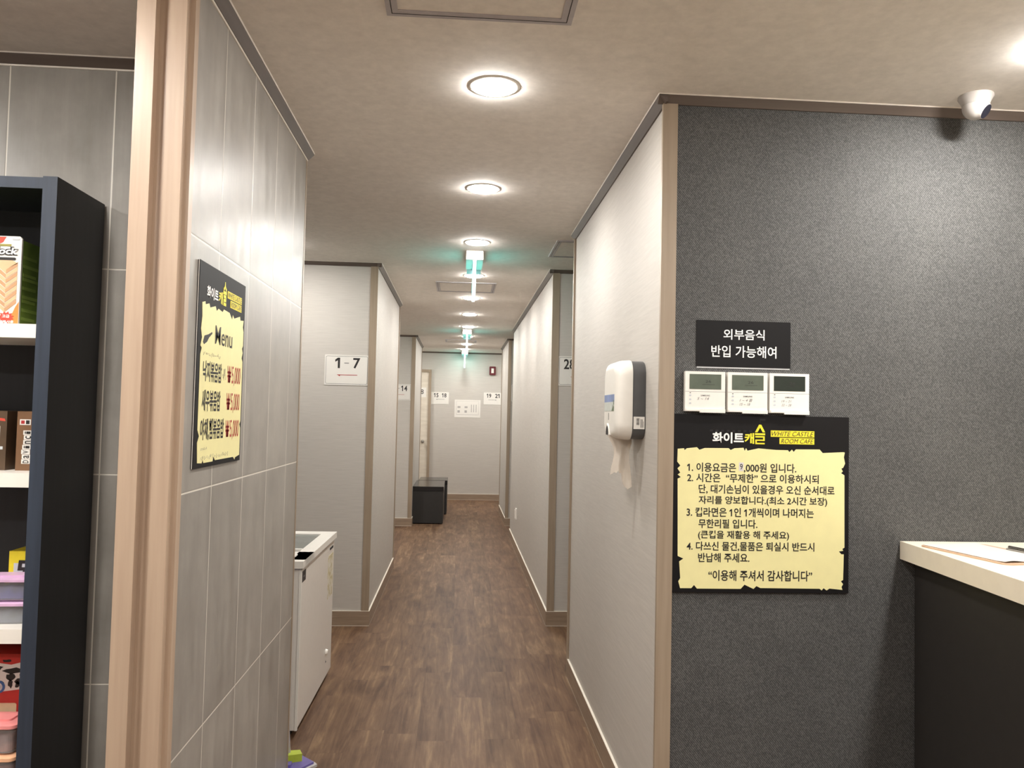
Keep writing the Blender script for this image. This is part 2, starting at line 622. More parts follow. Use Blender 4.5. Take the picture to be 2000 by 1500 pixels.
post(0.624, 0.672, 2.437, 2.452)          # near right corner
post(0.624, 0.635, 4.37, 4.394)
post(-0.622, -0.572, 5.416, 5.426)        # left middle block
post(-0.58, -0.569, 7.41, 7.434)
post(0.630, 0.680, 5.432, 5.442)          # right middle block
post(-0.625, -0.573, 10.242, 10.252)
post(-0.58, -0.570, 11.92, 11.944)
post(0.632, 0.674, 10.362, 10.372)
post(0.630, 0.639, 11.92, 11.944)
post(-0.634, -0.6255, 3.145, 3.163)       # bead at the far edge of the tiles


def cornice(p0, p1, n, z=CZ, h=0.026, d=0.028, tiled=False):
    """crown trim along a wall from p0 to p1, n = outward normal"""
    n = Vector((n[0], n[1], 0))
    prof = [(0.0, z), (d, z), (d, z - 0.005), (0.006, z - h), (0.0, z - h)]
    secs = []
    for p in (p0, p1):
        secs.append([(p[0] + n.x * a, p[1] + n.y * a, zz) for a, zz in prof])
    mb = MB().loft(secs)
    mb.mat(1)
    if tiled:
        bd = [(0.0, z - h), (0.004, z - h), (0.003, z - h - 0.005), (0.0, z - h - 0.005)]
        mb.loft([[(p[0] + n.x * a, p[1] + n.y * a, zz) for a, zz in bd] for p in (p0, p1)])
    bd = [(d, z), (d + 0.003, z), (d + 0.0005, z - 0.003), (d, z - 0.003)]
    mb.loft([[(p[0] + n.x * a, p[1] + n.y * a, zz) for a, zz in bd] for p in (p0, p1)])
    struct(next_trim(), mb, [M['cornice'], M['bead']])


cornice((-3.2, 2.38), (-0.735, 2.38), (0, -1), tiled=True)
cornice((-0.627, 1.78), (-0.627, 3.16), (1, 0), tiled=True)
cornice((-2.6, 5.424), (-0.549, 5.424), (0, -1))
cornice((-0.577, 5.396), (-0.577, 7.43), (1, 0))
cornice((-2.6, 10.25), (-0.549, 10.25), (0, -1))
cornice((-0.577, 10.222), (-0.577, 11.94), (1, 0))
cornice((0.607, 2.445), (3.5, 2.445), (0, -1))
cornice((0.635, 2.417), (0.635, 4.39), (-1, 0))
cornice((0.607, 5.44), (2.6, 5.44), (0, -1))
cornice((0.635, 5.412), (0.635, 9.42), (-1, 0))
cornice((0.610, 10.37), (2.6, 10.37), (0, -1))
cornice((0.638, 10.342), (0.638, 11.94), (-1, 0))
cornice((-2.6, 13.5), (2.6, 13.5), (0, -1), 2.505)


BN = {}


def skirting(side, x0, x1, y0, y1):
    BN[side] = BN.get(side, 0) + 1
    nm = 'baseboard_%s' % side if BN[side] == 1 else 'baseboard_%s.%03d' % (side, BN[side] - 1)
    struct(nm, MB().box(x0, x1, y0, y1, 0, 0.1), M['base'])


skirting('left', -2.6, -0.567, 5.414, 5.425)
skirting('left', -0.578, -0.567, 5.4251, 7.43)
skirting('left', -2.6, -0.567, 10.24, 10.251)
skirting('left', -0.578, -0.567, 10.2511, 11.94)
skirting('right', 0.625, 0.636, 2.44, 4.39)
skirting('right', 0.625, 2.6, 5.43, 5.441)
skirting('right', 0.625, 0.636, 5.4411, 9.42)
skirting('right', 0.628, 2.6, 10.36, 10.371)
skirting('right', 0.628, 0.639, 10.3711, 11.94)
skirting('back', -0.46, 2.6, 13.489, 13.501)

# the door in the end wall
d = struct('door_1', MB().box(-1.34, -0.522, 13.478, 13.5, 0.01, 2.15).bevel(0.003), M['doorleaf'], 'cream wooden door at the far left end of the corridor', 'door')
fr = MB()
fr.box(-0.522, -0.478, 13.462, 13.5, 0, 2.195).box(-1.384, -1.34, 13.462, 13.5, 0, 2.195).box(-1.34, -0.522, 13.462, 13.5, 2.15, 2.195)
fr.build('door_frame', M['post'], d)
MB().lathe([(0.026, 0), (0.026, 0.006), (0.010, 0.008), (0.010, 0.03), (0.024, 0.036), (0.029, 0.05), (0.024, 0.064), (0.0, 0.068)], 24,
           Matrix.Translation((-0.60, 13.478, 0.975)) @ Matrix.Rotation(R(90), 4, 'X')).build('door_knob', M['steel'], d, smooth=True)


# ------------------------------------------------------------------ downlights
def make_downlight():
    t = thing('downlight', (0.085, 2.43, CZ), 'x', 'ceiling light')
    MB().lathe([(0.066, -0.003), (0.071, -0.0035), (0.077, -0.0025), (0.081, 0.0), (0.066, 0.0)], 40).build('rim', M['white'], t, smooth=True)
    MB().lathe([(0.067, 0.0), (0.067, -0.0045), (0.058, -0.009), (0.036, -0.013), (0.0, -0.015)], 28).build('lens', M['lens'], t, smooth=True)
    return t


DL = make_downlight()
DL['label'] = 'largest and nearest round downlight in the corridor ceiling'
DL['group'] = 'downlights in the corridor row'
BRIGHT_LENS = [ch for ch in DL.children if ch.name.startswith('lens')][0].data.copy()
BRIGHT_LENS.materials[0] = M['lens_bright']
ordinal = ['second', 'third', 'fourth', 'fifth', 'sixth', 'seventh', 'eighth', 'ninth']
for k in range(1, 9):
    c = copy_tree(DL)
    c.location = (0.085, 2.43 + 1.112 * k, CZ)
    c['label'] = 'round white downlight, %s from the near end of the corridor row' % ordinal[k - 1]
for loc, lab, bright in (((0.07, 12.82, 2.505), 'last tiny downlight in the raised ceiling by the end wall', 0),
                         ((1.60, 1.98, CZ), 'round downlight in the ceiling beside the white dome camera', 1),
                         ((0.085, 1.1, CZ), 'round downlight overhead before the largest ceiling hatch', 0),
                         ((-1.12, 1.18, CZ), 'round downlight over the bookshelf corner', 1),
                         ((1.52, 0.75, CZ), 'added unseen downlight over the middle of the counter', 1),  # unseen lamp, added to brighten the counter side
                         ((-2.1, 1.32, CZ), 'added unseen downlight over the far end of the bookshelf', 1),  # unseen lamp, added for more light on the left
                         ((0.085, -0.6, CZ), 'added unseen downlight behind the viewpoint', 1),  # unseen lamp, added as fill for the near room
                         ((-1.35, -0.6, CZ), 'added unseen downlight at the back of the near room', 1),  # out of view, added for more light in the near room
                         ((1.52, -0.6, CZ), 'added unseen downlight over the near end of the counter', 1),  # out of view, added as fill on the counter side
                         ((-1.12, 4.87, CZ), 'round downlight over the chest freezer alcove', 0),
                         ((-1.5, 8.9, CZ), 'added hidden downlight in the second side passage on the left', 1),  # hidden lamp, added to light the left passage
                         ((-1.5, 12.75, 2.505), 'added hidden downlight in the cross passage behind the left wall blocks', 1),  # hidden lamp, added to brighten the end wall
                         ((1.5, 12.75, 2.505), 'added hidden downlight in the cross passage behind the right wall blocks', 1)):  # hidden as well, added to brighten the end wall from the right
    c = copy_tree(DL)
    c.location = loc
    c['label'] = lab
    c['group'] = 'downlights of the side spaces'
    if bright:
        for ch in c.children:
            if ch.name.startswith('lens'):
                ch.data = BRIGHT_LENS


# ------------------------------------------------------------------ hanging exit signs, seen edge-on
def make_exit(top, y, lab):
    t = thing('exit_sign', (0.076, y, top), lab, 'exit sign', 0, 'lit signs hanging in the corridor')
    MB().box(-0.053, 0.053, 0.0, 0.36, -0.055, 0.0).bevel(0.004).build('housing', M['white'], t)
    MB().box(-0.012, 0.012, 0.012, 0.345, -0.062, -0.0551).build('holder', M['alu'], t)
    p = MB().box(-0.009, 0.009, 0.02, 0.335, -0.27, -0.0621)
    p.bm.faces.ensure_lookup_table()
    for f in p.bm.faces:
        if abs(f.calc_center_median().x) < 0.001:
            f.material_index = 1
    p.build('plate', [M['teal'], M['tealedge']], t)
    MB().box(-0.046, 0.046, 0.345, 0.362, -0.085, -0.0555).bevel(0.003).build('bracket', M['alu'], t)
    return t


make_exit(CZ, 4.90, 'nearest glowing exit sign, seen edge-on behind the third downlight')
make_exit(CZ, 9.40, 'middle glowing exit sign, small and edge-on, halfway down the corridor')
make_exit(2.505, 13.1, 'farthest exit sign, lighting the end wall in teal')


# ------------------------------------------------------------------ ceiling hatches
def hatch(x0, x1, y0, y1, lab, rz=0.0):
    cx, cy = (x0 + x1) / 2, (y0 + y1) / 2
    a, b = (x1 - x0) / 2, (y1 - y0) / 2
    t = thing('ceiling_hatch', (cx, cy, CZ), lab, 'ceiling hatch', rz, 'aluminium ceiling hatches')
    w = 0.03
    fr = MB()
    for q in ((-a, a, -b, -b + w), (-a, a, b - w, b), (-a, -a + w, -b + w, b - w), (a - w, a, -b + w, b - w)):
        fr.box(*q, -0.006, 0.0)
    fr.build('frame', M['alu'], t)
    gp = MB()
    for q in ((-a + 0.013, a - 0.013, -b + 0.013, -b + 0.015), (-a + 0.013, a - 0.013, b - 0.015, b - 0.013), (-a + 0.013, -a + 0.015, -b + 0.015, b - 0.015), (a - 0.015, a - 0.013, -b + 0.015, b - 0.015)):
        gp.box(*q, -0.0066, -0.006)
    gp.build('seam', M['dark'], t)
    MB().box(-a + w, a - w, -b + w, b - w, -0.003, 0.0).build('panel', M['ceil'], t)


hatch(-0.209, 0.268, 1.535, 2.012, 'largest ceiling hatch, cut by the top of the photo', 0.0)
hatch(-0.203, 0.267, 6.07, 6.54, 'middle ceiling hatch, behind the first exit sign')
hatch(-0.21, 0.22, 10.70, 11.05, 'farthest ceiling hatch, a thin dark outline before the raised ceiling')
hatch(0.545, 1.0, 4.52, 4.985, 'ceiling hatch over the right side passage, above the 28 sign')


# ------------------------------------------------------------------ the dome camera
t = thing('security_camera', (1.583, 2.325, CZ), 'white dome security camera on the ceiling over the charcoal wall', 'camera')
MB().lathe([(0.0, 0.0), (0.049, 0.0), (0.050, -0.006), (0.047, -0.012), (0.041, -0.022), (0.039, -0.03)], 40).build('base', M['camwhite'], t, smooth=True)
aim = Vector((0.52, -0.62, -0.58)).normalized()
mt = Matrix.Translation((0, 0, -0.036)) @ aim.to_track_quat('Z', 'Y').to_matrix().to_4x4()
prof = [(0.0385 * math.sin(a), -0.0385 * math.cos(a)) for a in [R(x) for x in range(0, 141, 10)]]
prof += [(0.0235, 0.034), (0.0225, 0.0345)]
MB().lathe(prof, 40, mt).build('ball', M['camwhite'], t, smooth=True)
MB().lathe([(0.0, 0.0345), (0.0222, 0.0346), (0.0222, 0.0356), (0.0, 0.0358)], 32, mt).build('lens_window', M['blackglass'], t, smooth=True)


# ------------------------------------------------------------------ number signs
def arrow(mb, x0, x1, z, y, left=True, h=0.004):
    if left:
        mb.prism_xz([(x0, z + h * 0.5), (x1, z + h * 0.5), (x1, z - h * 0.5), (x0 + 0.022, z - h * 0.5), (x0 + 0.022, z - h * 2.4)], y - 0.0006, y)
    else:
        mb.prism_xz([(x0, z + h * 0.5), (x1, z + h * 0.5), (x1 - 0.022, z - h * 2.4), (x1 - 0.022, z - h * 0.5), (x0, z - h * 0.5)], y - 0.0006, y)


def number_sign(loc, texts, lab, ar=None, arm='redink', w=0.297, h=0.206, border=True, group='numbered direction signs'):
    t = thing('number_sign', loc, lab, 'sign', 0, group)
    a, b = w / 2, h / 2
    MB().prism_xz(rrect(-a, a, -b, b, 0.004, 3), -0.003, 0.0).build('sheet', M['sheet'], t)
    if border:
        bd = MB()
        i, e = 0.0085, 0.0016
        o_ = rrect(-a + i, a - i, -b + i, b - i, 0.01, 5)
        n_ = rrect(-a + i + e, a - i - e, -b + i + e, b - i - e, 0.0085, 5)
        vo = [bd.bm.verts.new((x, -0.0036, z)) for x, z in o_]
        vi = [bd.bm.verts.new((x, -0.0036, z)) for x, z in n_]
        for k in range(len(vo)):
            q = (k + 1) % len(vo)
            bd._f([vo[k], vo[q], vi[q], vi[k]])
        bd.build('border_line', M['ink'], t)
    for body, x0, x1, z0, z1, bold in texts:
        MB().text(body, x0, x1, z0, z1, -0.003, bold).build('numeral', M['ink'], t)
    if ar:
        am = MB()
        arrow(am, *ar)
        am.build('arrow', M[arm], t)
    return t


t17 = number_sign((-0.766, 5.4235, 1.7135), [('1', -0.078, -0.046, 0.012, 0.083, 0.02), ('7', 0.042, 0.090, 0.012, 0.083, 0.02)],
                  'white 1 - 7 sign with a red left arrow on the left wall', (-0.066, 0.072, -0.033, -0.003, True))
MB().text('-', -0.017, 0.014, 0.045, 0.050, -0.003).build('dash', M['inkgrey'], t17)
t14 = number_sign((-0.768, 10.2495, 1.71), [('8', -0.095, -0.052, 0.012, 0.083, 0.02), ('14', 0.020, 0.098, 0.012, 0.083, 0.02)],
                  'white sign ending in 14, left half hidden by the wall corner', (-0.066, 0.062, -0.033, -0.003, True))
MB().text('-', -0.032, 0.0, 0.045, 0.050, -0.003).build('dash', M['inkgrey'], t14)
number_sign((0.826, 5.4395, 1.746), [('28', -0.108, -0.03, 0.012, 0.083, 0.02)],
            'white sign starting with 28, cut off by the near right wall', (-0.058, 0.07, -0.040, -0.003, False))
number_sign((-0.325, 13.4995, 1.715), [('15', -0.105, -0.028, 0.012, 0.083, 0.022), ('18', 0.03, 0.108, 0.012, 0.083, 0.022)],
            'small white 15 18 sign on the end wall, beside the door frame', (-0.07, 0.075, -0.020, -0.003, True), 'ink', border=False)
number_sign((0.565, 13.4995, 1.725), [('19', -0.098, -0.02, 0.012, 0.083, 0.022), ('21', 0.045, 0.122, 0.012, 0.083, 0.022)],
            'small white 19 21 sign on the end wall, under the dark red box', (-0.07, 0.075, -0.022, -0.003, False), 'ink', border=False)
number_sign((-0.63, 13.4775, 1.805), [('18', -0.075, 0.025, -0.03, 0.05, 0.012)],
            'tall white number sheet on the cream door, mostly hidden', None, w=0.14, h=0.165, border=False)
t = thing('number_sign', (0.829, 10.3695, 1.735), 'edge of a white framed sign on the far right wall block', 'sign', 0, 'numbered direction signs')
MB().prism_xz(rrect(-0.148, 0.148, -0.108, 0.108, 0.004, 3), -0.003, 0.0).build('sheet', M['sheet'], t)
bd = MB()
for q in ((-0.137, 0.137, 0.096, 0.099), (-0.137, 0.137, -0.099, -0.096), (-0.137, -0.134, -0.096, 0.096), (0.134, 0.137, -0.096, 0.096)):
    bd.box(q[0], q[1], -0.0036, -0.003, q[2], q[3])
bd.build('border_line', M['ink'], t)

# notice and alarm box on the end wall
t = thing('notice_sheet', (0.145, 13.4995, 1.545), 'pale printed plan sheet pinned between the two end wall signs', 'notice')
MB().box(-0.22, 0.22, -0.003, 0, -0.15, 0.15).build('sheet', M['sheet'], t)
pr = MB()
pr.box(-0.19, 0.19, -0.0036, -0.003, 0.125, 0.128).box(-0.19, 0.19, -0.0036, -0.003, -0.105, -0.1).box(-0.19, -0.187, -0.0036, -0.003, -0.1, 0.125).box(0.187, 0.19, -0.0036, -0.003, -0.1, 0.125)
for x in (0.06, 0.10, 0.14):
    pr.box(x, x + 0.012, -0.0036, -0.003, -0.06, 0.07)
for x in (-0.17, -0.05):
    pr.box(x, x + 0.05, -0.0036, -0.003, 0.01, 0.04).box(x, x + 0.04, -0.0036, -0.003, -0.07, -0.03)
pr.build('plan_print', simple('pale grey print', rgb(172, 168, 164), 0.5), t)
t = thing('alarm_box', (0.557, 13.4995, 2.20), 'dark red alarm box with a white window on the end wall', 'alarm')
MB().prism_xz(rrect(-0.054, 0.054, -0.073, 0.073, 0.012, 4), -0.035, 0).build('case', M['maroon'], t)
MB().box(-0.022, 0.022, -0.038, -0.035, -0.04, 0.04).bevel(0.002).build('window', M['white'], t)

# power outlet low on the right wall
t = thing('power_outlet', (0.635, 8.40, 0.395), 'white power outlet low on the right corridor wall', 'outlet', R(-90))
MB().prism_xz(rrect(-0.035, 0.035, -0.06, 0.06, 0.006, 3), -0.014, 0).build('plate', M['white'], t)
MB().box(-0.02, 0.02, -0.02, -0.014, -0.045, 0.045).bevel(0.002).build('socket', M['white'], t)

# ------------------------------------------------------------------ menu board on the tiled wall
def yq(mb, y, pts, d=0.0006):
    mb.prism_xz(pts, y - d, y)


t = thing('menu_board', (-0.627, 2.112, 1.281), 'tall pale yellow menu board with black header on the tiled wall', 'menu board', R(90))
t.scale = (1.0155, 1.0, 1.0155)
MB().box(-0.1955, 0.198, -0.002, 0, 0, 0.49).build('backing', M['ink'], t)
MB().box(-0.1958, 0.1982, -0.004, -0.002, -0.0002, 0.4902).build('core', M['white'], t)
MB().box(-0.196, 0.1985, -0.0055, -0.004, -0.0005, 0.4905).build('face', M['signblack'], t)
Y0 = -0.0055
pp = [(-0.172, 0.393), (-0.150, 0.398), (-0.148, 0.391), (-0.120, 0.397), (-0.112, 0.388), (-0.070, 0.397), (-0.060, 0.386), (-0.045, 0.394), (-0.01, 0.390), (0.0, 0.398), (0.05, 0.396), (0.075, 0.381), (0.082, 0.394), (0.095, 0.386), (0.150, 0.398), (0.155, 0.388), (0.188, 0.391),
      (0.182, 0.372), (0.190, 0.36), (0.190, 0.32), (0.181, 0.312), (0.189, 0.30), (0.180, 0.285), (0.190, 0.275), (0.190, 0.11), (0.181, 0.10), (0.190, 0.09), (0.190, 0.015), (0.15, 0.010), (0.145, 0.004), (0.13, 0.012), (-0.03, 0.012), (-0.045, 0.022), (-0.05, 0.010), (-0.12, 0.010), (-0.128, 0.018), (-0.134, 0.010), (-0.167, 0.012),
      (-0.172, 0.06), (-0.160, 0.075), (-0.173, 0.09), (-0.173, 0.27), (-0.164, 0.285), (-0.174, 0.29), (-0.165, 0.31), (-0.174, 0.33), (-0.168, 0.36)]
yq(pm := MB(), Y0, pp)
pm.build('paper_print', M['signpaper'], t)
Y1 = Y0 - 0.0006
wt = MB().text('화이트', -0.140, -0.051, 0.4095, 0.4395, Y0, 0.03)
wt.build('white_lettering', M['whiteink'], t)
yt = MB().text('캐', -0.047, -0.014, 0.408, 0.440, Y0, 0.03).text('슬', -0.011, 0.019, 0.408, 0.470, Y0, 0.03)
yt.box(0.028, 0.162, Y0 - 0.0006, Y0, 0.432, 0.451).box(0.055, 0.162, Y0 - 0.0006, Y0, 0.4105, 0.4295)
yt.build('yellow_lettering', M['yellowink'], t)
MB().text('WHITE CASTLE', 0.031, 0.159, 0.4345, 0.4485, Y1, 0.0, 0.25).text('ROOM CAFE', 0.060, 0.159, 0.413, 0.427, Y1, 0.0, 0.25).build('header_caption', M['ink'], t)
MB().text('Menu', -0.066, 0.082, 0.3035, 0.350, Y1, 0.004).build('menu_title', M['ink'], t)
for body, x0, x1, z0, z1 in (('낙지볶음밥', -0.151, -0.002, 0.207, 0.257), ('새우볶음밥', -0.151, -0.005, 0.135, 0.187), ('야채,햄볶음밥', -0.155, 0.033, 0.063, 0.117)):
    MB().text(body, x0, x1, z0, z1, Y1, 0.02).build('dish_name', M['ink'], t)
MB().prism_xz([(-0.158, 0.300), (-0.148, 0.316), (-0.118, 0.322), (-0.092, 0.330), (-0.090, 0.326), (-0.115, 0.314), (-0.128, 0.303), (-0.150, 0.295)], Y1 - 0.0006, Y1).build('brush_mark', M['ink'], t)
for z in (0.208, 0.136, 0.064):
    MB().text('₩', 0.049, 0.083, z + 0.004, z + 0.048, Y1, 0.006).text('5,000', 0.090, 0.172, z - 0.005, z + 0.049, Y1, 0.002).build('price', M['redink'], t)


def scribble(mb, x0, x1, z0, z1, y, n, seed):
    """handwriting too small to read: short pen strokes"""
    rn = random.Random(seed)
    for i in range(n):
        x = x0 + (x1 - x0) * (i + 0.1 + 0.3 * rn.random()) / n
        w = (x1 - x0) / n * (0.35 + 0.35 * rn.random())
        za, zb = z0 + (z1 - z0) * rn.random() * 0.5, z1 - (z1 - z0) * rn.random() * 0.5
        e = 0.0007
        if rn.random() < 0.5:
            mb.prism_xz([(x, za), (x + e * 1.6, za), (x + w + e * 1.6, zb), (x + w, zb)], y - 0.0005, y)
        else:
            mb.box(x, x + w, y - 0.0005, y, za, za + e * 1.6)
            mb.box(x + w * 0.5, x + w * 0.5 + e * 1.6, y - 0.0005, y, za, zb)


for q in ((-0.154, -0.015, 0.267, 0.280, Y1, 16, 3), (0.005, 0.036, 0.212, 0.250, Y1, 7, 5), (-0.149, -0.10, 0.040, 0.050, Y1, 6, 8), (-0.149, 0.080, 0.017, 0.030, Y1, 24, 9)):
    sc = MB()
    scribble(sc, *q)
    sc.build('handwriting', M['pencil'], t)

# ------------------------------------------------------------------ rules poster on the charcoal wall
t = thing('rules_poster', (0.9545, 2.445, 0.888), 'large pale yellow house rules poster with black border on charcoal wall', 'poster')
MB().box(-0.2815, 0.2815, -0.008, 0, 0, 0.5535).build('board', M['signblack'], t)
Y0 = -0.008
PP = [(-0.27, 0.444), (-0.25, 0.446), (-0.248, 0.44), (-0.241, 0.446), (-0.209, 0.45), (-0.201, 0.442), (-0.184, 0.448), (-0.108, 0.449), (-0.101, 0.443), (-0.089, 0.449), (-0.06, 0.451), (-0.056, 0.441), (-0.052, 0.45), (-0.047, 0.442), (-0.012, 0.45), (0.045, 0.446), (0.083, 0.446), (0.088, 0.44), (0.096, 0.448), (0.102, 0.441), (0.109, 0.449), (0.186, 0.45), (0.196, 0.439), (0.263, 0.443), (0.268, 0.442), (0.265, 0.427), (0.269, 0.407), (0.263, 0.394), (0.257, 0.391), (0.262, 0.382), (0.256, 0.377), (0.267, 0.37), (0.268, 0.143), (0.261, 0.139), (0.264, 0.133), (0.25, 0.131), (0.258, 0.122), (0.266, 0.122), (0.264, 0.042), (0.257, 0.038), (0.264, 0.029), (0.259, 0.02), (0.262, 0.011), (0.22, 0.015), (0.211, 0.009), (0.201, 0.016), (0.195, 0.009), (0.188, 0.014), (-0.002, 0.015), (-0.015, 0.021), (-0.024, 0.012), (-0.053, 0.025), (-0.065, 0.012), (-0.204, 0.012), (-0.213, 0.023), (-0.222, 0.013), (-0.257, 0.013), (-0.263, 0.034), (-0.257, 0.044), (-0.261, 0.095), (-0.248, 0.104), (-0.266, 0.112), (-0.269, 0.351), (-0.259, 0.356), (-0.269, 0.364), (-0.261, 0.37), (-0.27, 0.383), (-0.261, 0.392), (-0.271, 0.404)]
yq(pm := MB(), Y0, PP)
pm.build('paper_print', M['signpaper'], t)
Y1 = Y0 - 0.0006
MB().text('화이트', -0.160, -0.0592, 0.464, 0.4986, Y0, 0.032).build('white_lettering', M['whiteink'], t)
yt = MB().text('캐', -0.0572, -0.0262, 0.464, 0.4975, Y0, 0.03)
# the last syllable: a pointed roof over the lower strokes
yt.prism_xz([(-0.0235, 0.5005), (-0.0105, 0.5245), (-0.0035, 0.5245), (0.0092, 0.5005), (0.0012, 0.5005), (-0.007, 0.5155), (-0.0155, 0.5005)], Y0 - 0.0006, Y0)
for q in ((-0.0235, 0.0092, 0.4915, 0.4975), (-0.0225, 0.008, 0.4840, 0.4885), (0.0030, 0.008, 0.4775, 0.4840), (-0.0225, 0.008, 0.4735, 0.4778), (-0.0225, -0.0172, 0.4665, 0.4735), (-0.0225, 0.008, 0.4630, 0.4675)):
    yt.box(q[0], q[1], Y0 - 0.0006, Y0, q[2], q[3])
yt.box(0.0273, 0.1684, Y0 - 0.0006, Y0, 0.4872, 0.5071).box(0.0556, 0.1684, Y0 - 0.0006, Y0, 0.4650, 0.4845)
yt.build('yellow_lettering', M['yellowink'], t)
deep = simple('deep black ink', rgb(14, 12, 13), 0.4)
MB().prism_xz([(-0.0078, 0.526), (-0.0078, 0.543), (0.013, 0.543), (0.008, 0.540), (0.013, 0.537), (-0.006, 0.537), (-0.006, 0.526)], Y0 - 0.0006, Y0).build('flag_print', deep, t)
flag = MB()
for k in range(8):
    flag.box(-0.168 + k * 0.018, -0.159 + k * 0.018, Y0 - 0.0005, Y0, 0.500, 0.506)
flag.build('battlement_print', deep, t)
LN = [('1. 이용요금은', -0.2394, -0.0836, 0.3734, 0.4024), (',000원 입니다.', -0.0583, 0.1105, 0.3727, 0.4032), ('2. 시간은  “무제한” 으로 이용하시되', -0.239, 0.1832, 0.3416, 0.3695),
      ('단, 대기손님이 있을경우 오신 순서대로', -0.2021, 0.2348, 0.3053, 0.3349), ('자리를 양보합니다.(최소 2시간 보장)', -0.2017, 0.2111, 0.2699, 0.2995), ('3. 컵라면은 1인 1개씩이며 나머지는', -0.2395, 0.1677, 0.2342, 0.2632),
      ('무한리필 입니다.', -0.2015, -0.0136, 0.1989, 0.2272), ('(큰컵을 재활용 해 주세요)', -0.2023, 0.0884, 0.1627, 0.1922), ('4. 다쓰신 물건,물품은 퇴실시 반드시', -0.2382, 0.1702, 0.128, 0.1574), ('반납해 주세요.', -0.2015, -0.038, 0.0935, 0.1222), ('“이용해 주셔서 감사합니다”', -0.1683, 0.1637, 0.0364, 0.07)]
for body, x0, x1, z0, z1 in LN:
    MB().text(body, x0, x1, z0, z1, Y1, 0.017).build('rule_line', M['ink'], t)
MB().text('9', -0.0715, -0.0625, 0.3825, 0.4005, Y1 - 0.0004, 0.0).build('handwritten_digit', M['ink'], t)
tx = MB()
tx.text('WHITE CASTLE', 0.030, 0.166, 0.4900, 0.5045, Y1, -0.004, 0.3).text('ROOM CAFE', 0.060, 0.166, 0.4677, 0.4820, Y1, -0.004, 0.3)
tx.build('header_caption', M['ink'], t)
MB().box(-0.0745, -0.0595, Y1 - 0.0004, Y1, 0.378, 0.405).build('price_patch', simple('pale lilac patch', rgb(214, 208, 206), 0.5), t)

# black notice above
t = thing('notice_sheet', (0.894, 2.445, 1.592), 'small black notice with white Korean lettering above the wall controllers', 'notice')
o = MB().box(-0.1525, 0.1525, -0.002, 0, 0, 0.147).build('sheet', M['signblack'], t)
MB().text('외부음식', -0.0654, 0.0676, 0.0872, 0.1205, -0.002, 0.012).text('반입 가능해여', -0.1042, 0.1066, 0.0308, 0.0684, -0.002, 0.012).build('lettering', M['whiteink'], t)
MB().box(-0.150, 0.150, -0.0022, 0, -0.0045, -0.0005).build('tape', glassy('clear tape', (0.8, 0.8, 0.8, 1), 0.3, 0.4), t)


# ------------------------------------------------------------------ three wall controllers
def controller(x, lab, hand, lcd):
    t = thing('wall_controller', (x, 2.445, 1.45), lab, 'thermostat', 0, 'air conditioner wall controllers')
    MB().box(-0.0635, 0.0635, -0.020, 0, 0.0, 0.125).bevel(0.0035).build('body', M['white'], t, smooth=True)
    MB().box(-0.0505, 0.0505, -0.0208, -0.020, 0.0695, 0.1165).build('display', M[lcd], t)
    MB().text('26', 0.0, 0.018, 0.090, 0.098, -0.0208).box(-0.01, 0.03, -0.0212, -0.0208, 0.084, 0.0848).build('display_reading', M['ink'], t)
    MB().box(-0.0634, 0.0634, -0.0203, -0.020, 0.0615, 0.0624).build('cover_seam', M['inkgrey'], t)
    fl = MB().prism_xz([(-0.061, 0.008), (-0.061, 0.001), (-0.018, 0.001), (-0.018, -0.0035), (0.0635, -0.0035), (0.0635, 0.008)], -0.0235, -0.0195)
    fl.build('lower_flap', M['white'], t)
    bt = MB()
    for z in (0.0495, 0.037, 0.025):
        bt.prism_xz(rrect(-0.0515, -0.0445, z - 0.0028, z + 0.0028, 0.0025, 4), -0.0208, -0.020)
    bt.build('buttons', M['greyprint'], t)
    MB().box(-0.050, -0.0455, -0.0205, -0.020, 0.0565, 0.0585).build('indicator', M['ink'], t)
    MB().text('SAMSUNG', -0.0145, 0.0145, 0.0475, 0.0522, -0.020, 0.01).build('maker_name', M['ink'], t)
    h = MB()
    for body, x0, x1, z0, z1 in hand:
        h.text(body, x0, x1, z0, z1, -0.020, 0.0, 0.3)
    h.build('handwriting', M['inkgrey'], t)


controller(0.7665, 'white wall controller, leftmost of three under the black notice', [('5 ~ 14', -0.026, 0.012, 0.036, 0.044)], 'lcd')
controller(0.902, 'white wall controller, middle of three under the black notice', [('1 ~ 4 홀', -0.026, 0.016, 0.033, 0.043), ('15 ~ 18', -0.026, 0.008, 0.021, 0.029)], 'lcd')
controller(1.0365, 'white wall controller with the darkest screen, rightmost of three', [('19 ~ 21', -0.026, 0.006, 0.034, 0.041), ('22 ~ 28', -0.026, 0.006, 0.022, 0.029)], 'lcd_dark')

# ------------------------------------------------------------------ tissue dispenser on the right corridor wall
t = thing('tissue_dispenser', (0.635, 2.775, 1.352), 'white and grey tissue dispenser on the right corridor wall', 'tissue dispenser', R(-90))


def dsec(y, inset, r):
    return [(x, y, z) for x, z in rrect(-0.118 + inset, 0.116 - inset, 0.0 + inset, 0.27 - inset, r, 8)]


